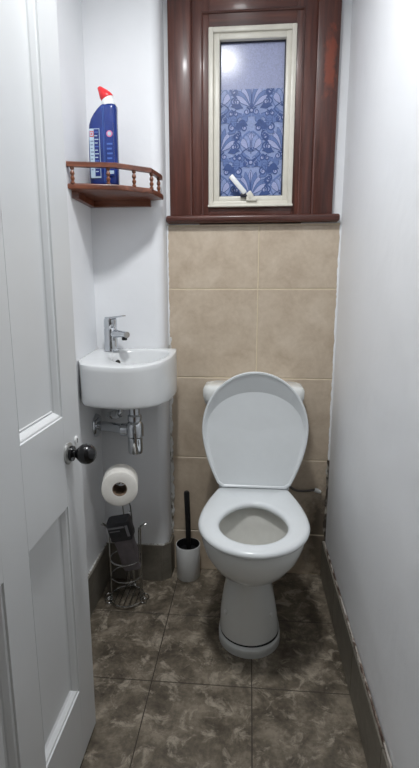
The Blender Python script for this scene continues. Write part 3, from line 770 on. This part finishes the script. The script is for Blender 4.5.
# ------------------------------------------------------------------ toilet roll stand, roll, packet
SX, SY = -.447, 1.572
stand = thing('toilet_roll_stand', 'chrome wire toilet roll stand on the floor below the basin', 'stand', (SX, SY, 0))
WR = .0026
def circ(r, z, n=40): return [(SX+r*math.cos(2*PI*k/n), SY+r*math.sin(2*PI*k/n), z) for k in range(n)]
for name, r, z in (('base_ring', .064, .012), ('lower_ring', .057, .105), ('lower_ring', .057, .175)):
    mb = MB(); mb.tube(circ(r, z), WR, 8, True); obj(name, mb, M['wire'], stand)
mb = MB()
for k in range(-2, 3):
    d = k*.02; h = math.sqrt(max(0, .064**2-d*d)); mb.tube([(SX+d, SY-h, .012), (SX+d, SY+h, .012)], .0018, 6)
obj('base_grid', mb, M['wire'], stand)
for ang in (200, -10, 90):
    a = math.radians(ang); ox, oy = math.cos(a), math.sin(a); tx, ty = -oy, ox
    mb = MB()
    for s in (-1, 1):
        b = (SX+ox*.058+tx*s*.008, SY+oy*.058+ty*s*.008)
        p = [(b[0], b[1], .012), (b[0], b[1], .16), (b[0], b[1], .292), (b[0]+ox*.006, b[1]+oy*.006, .306), (b[0]+ox*.022-tx*s*.004, b[1]+oy*.022-ty*s*.004, .322)]
        mb.tube(catmull(p, 5, False), WR, 8)
    q = (SX+ox*.058, SY+oy*.058)
    mb.tube([(q[0]+ox*.022+tx*.004, q[1]+oy*.022+ty*.004, .318), (q[0]+ox*.026, q[1]+oy*.026, .320), (q[0]+ox*.022-tx*.004, q[1]+oy*.022-ty*.004, .318)], WR, 8)
    obj('upright', mb, M['wire'], stand)
    mb = MB(); c = (SX+ox*.070, SY+oy*.070)
    for s in (-1, 1):
        mb.tube([(c[0]+tx*s*.011+ox*.013*math.cos(t), c[1]+ty*s*.011+oy*.013*math.cos(t), .0160+.013*math.sin(t)) for t in [2*PI*k/20 for k in range(20)]], WR, 8, True)
    obj('foot', mb, M['wire'], stand)
RXc, RZ = -.419, .507
yaw = math.radians(13); rax = Vector((-math.sin(yaw), math.cos(yaw), -.02)).normalized(); re1 = Vector((math.cos(yaw), math.sin(yaw), 0)); re2 = rax.cross(re1)
for i, dx in enumerate((-.015, .015)):
    mb = MB(); p = [(SX-.004+dx, SY+.061, .012), (SX-.004+dx, SY+.061, .30), (SX-.014+dx, SY+.040, .42), (SX-.014+dx, SY+.02, .50)]
    p += [(RXc-.026+dx*.6, 1.556, RZ+.014), (RXc-.010+dx*.4, 1.50, RZ+.012), (RXc-.002+dx*.4, 1.452, RZ+.012)]
    mb.tube(catmull(p, 6, False), WR, 8); obj('post', mb, M['wire'], stand)
roll = thing('toilet_roll', 'white toilet paper roll with a cardboard core hung on the wire stand', 'toilet roll', (RXc, 1.48, RZ-.058))
mb = MB(); mb.lathe([(.0245, .002), (.055, .0), (.0595, .0025), (.060, .008), (.060, .084), (.058, .089), (.0245, .089), (.0245, .002)], (RXc-.001, 1.432, RZ), (rax, re1, re2), 48, False, False)
obj('paper', mb, M['paper'], roll, angle=40)
mb = MB(); mb.lathe([(.0225, .0025), (.0244, .0025), (.0244, .0885), (.0225, .0885), (.0225, .0025)], (RXc-.001, 1.432, RZ), (rax, re1, re2), 32, False, False)
obj('core', mb, M['card'], roll)
pk = thing('wipes_packet', 'crumpled charcoal and grey packet pushed into the toilet roll stand', 'packet', (-.425, 1.575, .185))
mt = Matrix.Translation((-.428, 1.560, .185)) @ Matrix.Rotation(math.radians(-12), 4, 'Y') @ Matrix.Rotation(math.radians(8), 4, 'X')
def pouch(w, d, z0, z1, seed, n=9, m=20):
    rnd = random.Random(seed); rs = []
    for k in range(n+1):
        t = k/n; z = z0+(z1-z0)*t; e = 1-.05*(2*t-1)**8
        r = []
        for i in range(m):
            a = 2*PI*i/m; c, s = math.cos(a), math.sin(a)
            q = 1+rnd.uniform(-.03, .03)
            r.append(mt @ Vector((w*e*q*math.copysign(abs(c)**.22, c), d*e*q*math.copysign(abs(s)**.25, s), z)))
        rs.append(r)
    mb = MB(); mb.rings(rs); return mb
obj('packet_body', pouch(.033, .021, -.045, .105, 4), M['packet_grey'], pk)
flap = obj('packet_top', pouch(.041, .028, .090, .166, 6), M['packet_dark'], pk)
mb = MB(); mb.box(-.036, .024, -.0310, -.028, .146, .152, 0, 1, mt); mb.box(-.032, .006, -.0310, -.028, .134, .137, 0, 1, mt); mb.box(.028, .037, -.0305, -.027, .108, .152, 0, 1, mt)
obj('packet_print', mb, M['packet_lite'], flap, smooth=False)

# ------------------------------------------------------------------ toilet brush and pot
BX, BYc = -.2345, 1.7395
pot = thing('brush_pot', 'white cylindrical toilet brush pot with black rim beside the toilet', 'brush pot', (BX, BYc, 0))
mb = MB(); mb.lathe([(0, .0), (.0445, 0), (.0465, .003), (.0495, .142), (.0490, .1445), (.0472, .1445)], (BX, BYc, 0), 'z', 40, True, False); obj('pot_wall', mb, M['brush_white'], pot)
mb = MB(); mb.lathe([(.0473, .1450), (.0455, .1455), (.0445, .143), (.0425, .02), (0, .02)], (BX, BYc, 0), 'z', 40, False, True); obj('pot_liner', mb, M['black_plastic'], pot)
br = thing('toilet_brush', 'black-handled toilet brush standing upright in the white pot', 'brush', (BX, BYc, .021))
mb = MB(); mb.tube([(BX+.002, BYc, .115), (BX, BYc, .25), (BX-.004, BYc, .366), (BX-.004, BYc, .372)], [.0098, .0108, .0115, .008], 16); obj('brush_handle', mb, M['black_plastic'], br)
mb = MB(); mb.lathe([(0, .112), (.042, .112), (.042, .116), (.012, .121), (0, .121)], (BX, BYc, 0), 'z', 32); obj('splash_disc', mb, M['black_plastic'], br)
mb = MB(); rnd = random.Random(2)
mb.lathe([(0, .022), (.008, .022), (.008, .112), (0, .112)], (BX, BYc, 0), 'z', 10)
for k in range(160):
    a = rnd.uniform(0, 2*PI); z = rnd.uniform(.03, .10)
    mb.tube([(BX, BYc, z), (BX+.034*math.cos(a), BYc+.034*math.sin(a), z-.004)], .0008, 3)
obj('bristles', mb, M['black_plastic'], br)

# ------------------------------------------------------------------ camera, light, world
F, VX, VY, H = 470., 250., 292., 1.15
th = math.atan((384-VY)/F); ps = math.atan((VX-209.5)*math.cos(th)/F)
cam = bpy.data.cameras.new('camera'); co = bpy.data.objects.new('camera', cam); C.objects.link(co)
co.location = (0, 0, H); co.rotation_euler = (PI/2-th, 0, ps)
cam.sensor_fit = 'VERTICAL'; cam.sensor_height = 24; cam.sensor_width = 24; cam.lens = F*24/768; cam.clip_start = .02
S.camera = co

def light(name, kind, loc, e, col, **kw):
    l = bpy.data.lights.new(name, kind); l.energy = e; l.color = col
    for k, v in kw.items(): setattr(l, k, v)
    o = bpy.data.objects.new(name, l); C.objects.link(o); o.location = loc; return o
light('ceiling_lamp_light', 'AREA', (-.165, .88, 2.34), 13.0, (.975, .99, 1), shape='DISK', size=.16, spread=math.radians(156))
light('front_fill_light', 'POINT', (-.15, -.7, 2.15), .8, (1, .97, .92), shadow_soft_size=.12)  # unseen fill light added behind the camera to brighten the toilet front
w = bpy.data.worlds.new('world'); S.world = w; w.use_nodes = True
bg = w.node_tree.nodes['Background']; bg.inputs[0].default_value = (1, .94, .84, 1); bg.inputs[1].default_value = .11
S.view_settings.view_transform = 'Standard'; S.view_settings.look = 'None'
S.view_settings.exposure = 0; S.view_settings.gamma = 1; S.view_settings.use_curve_mapping = False
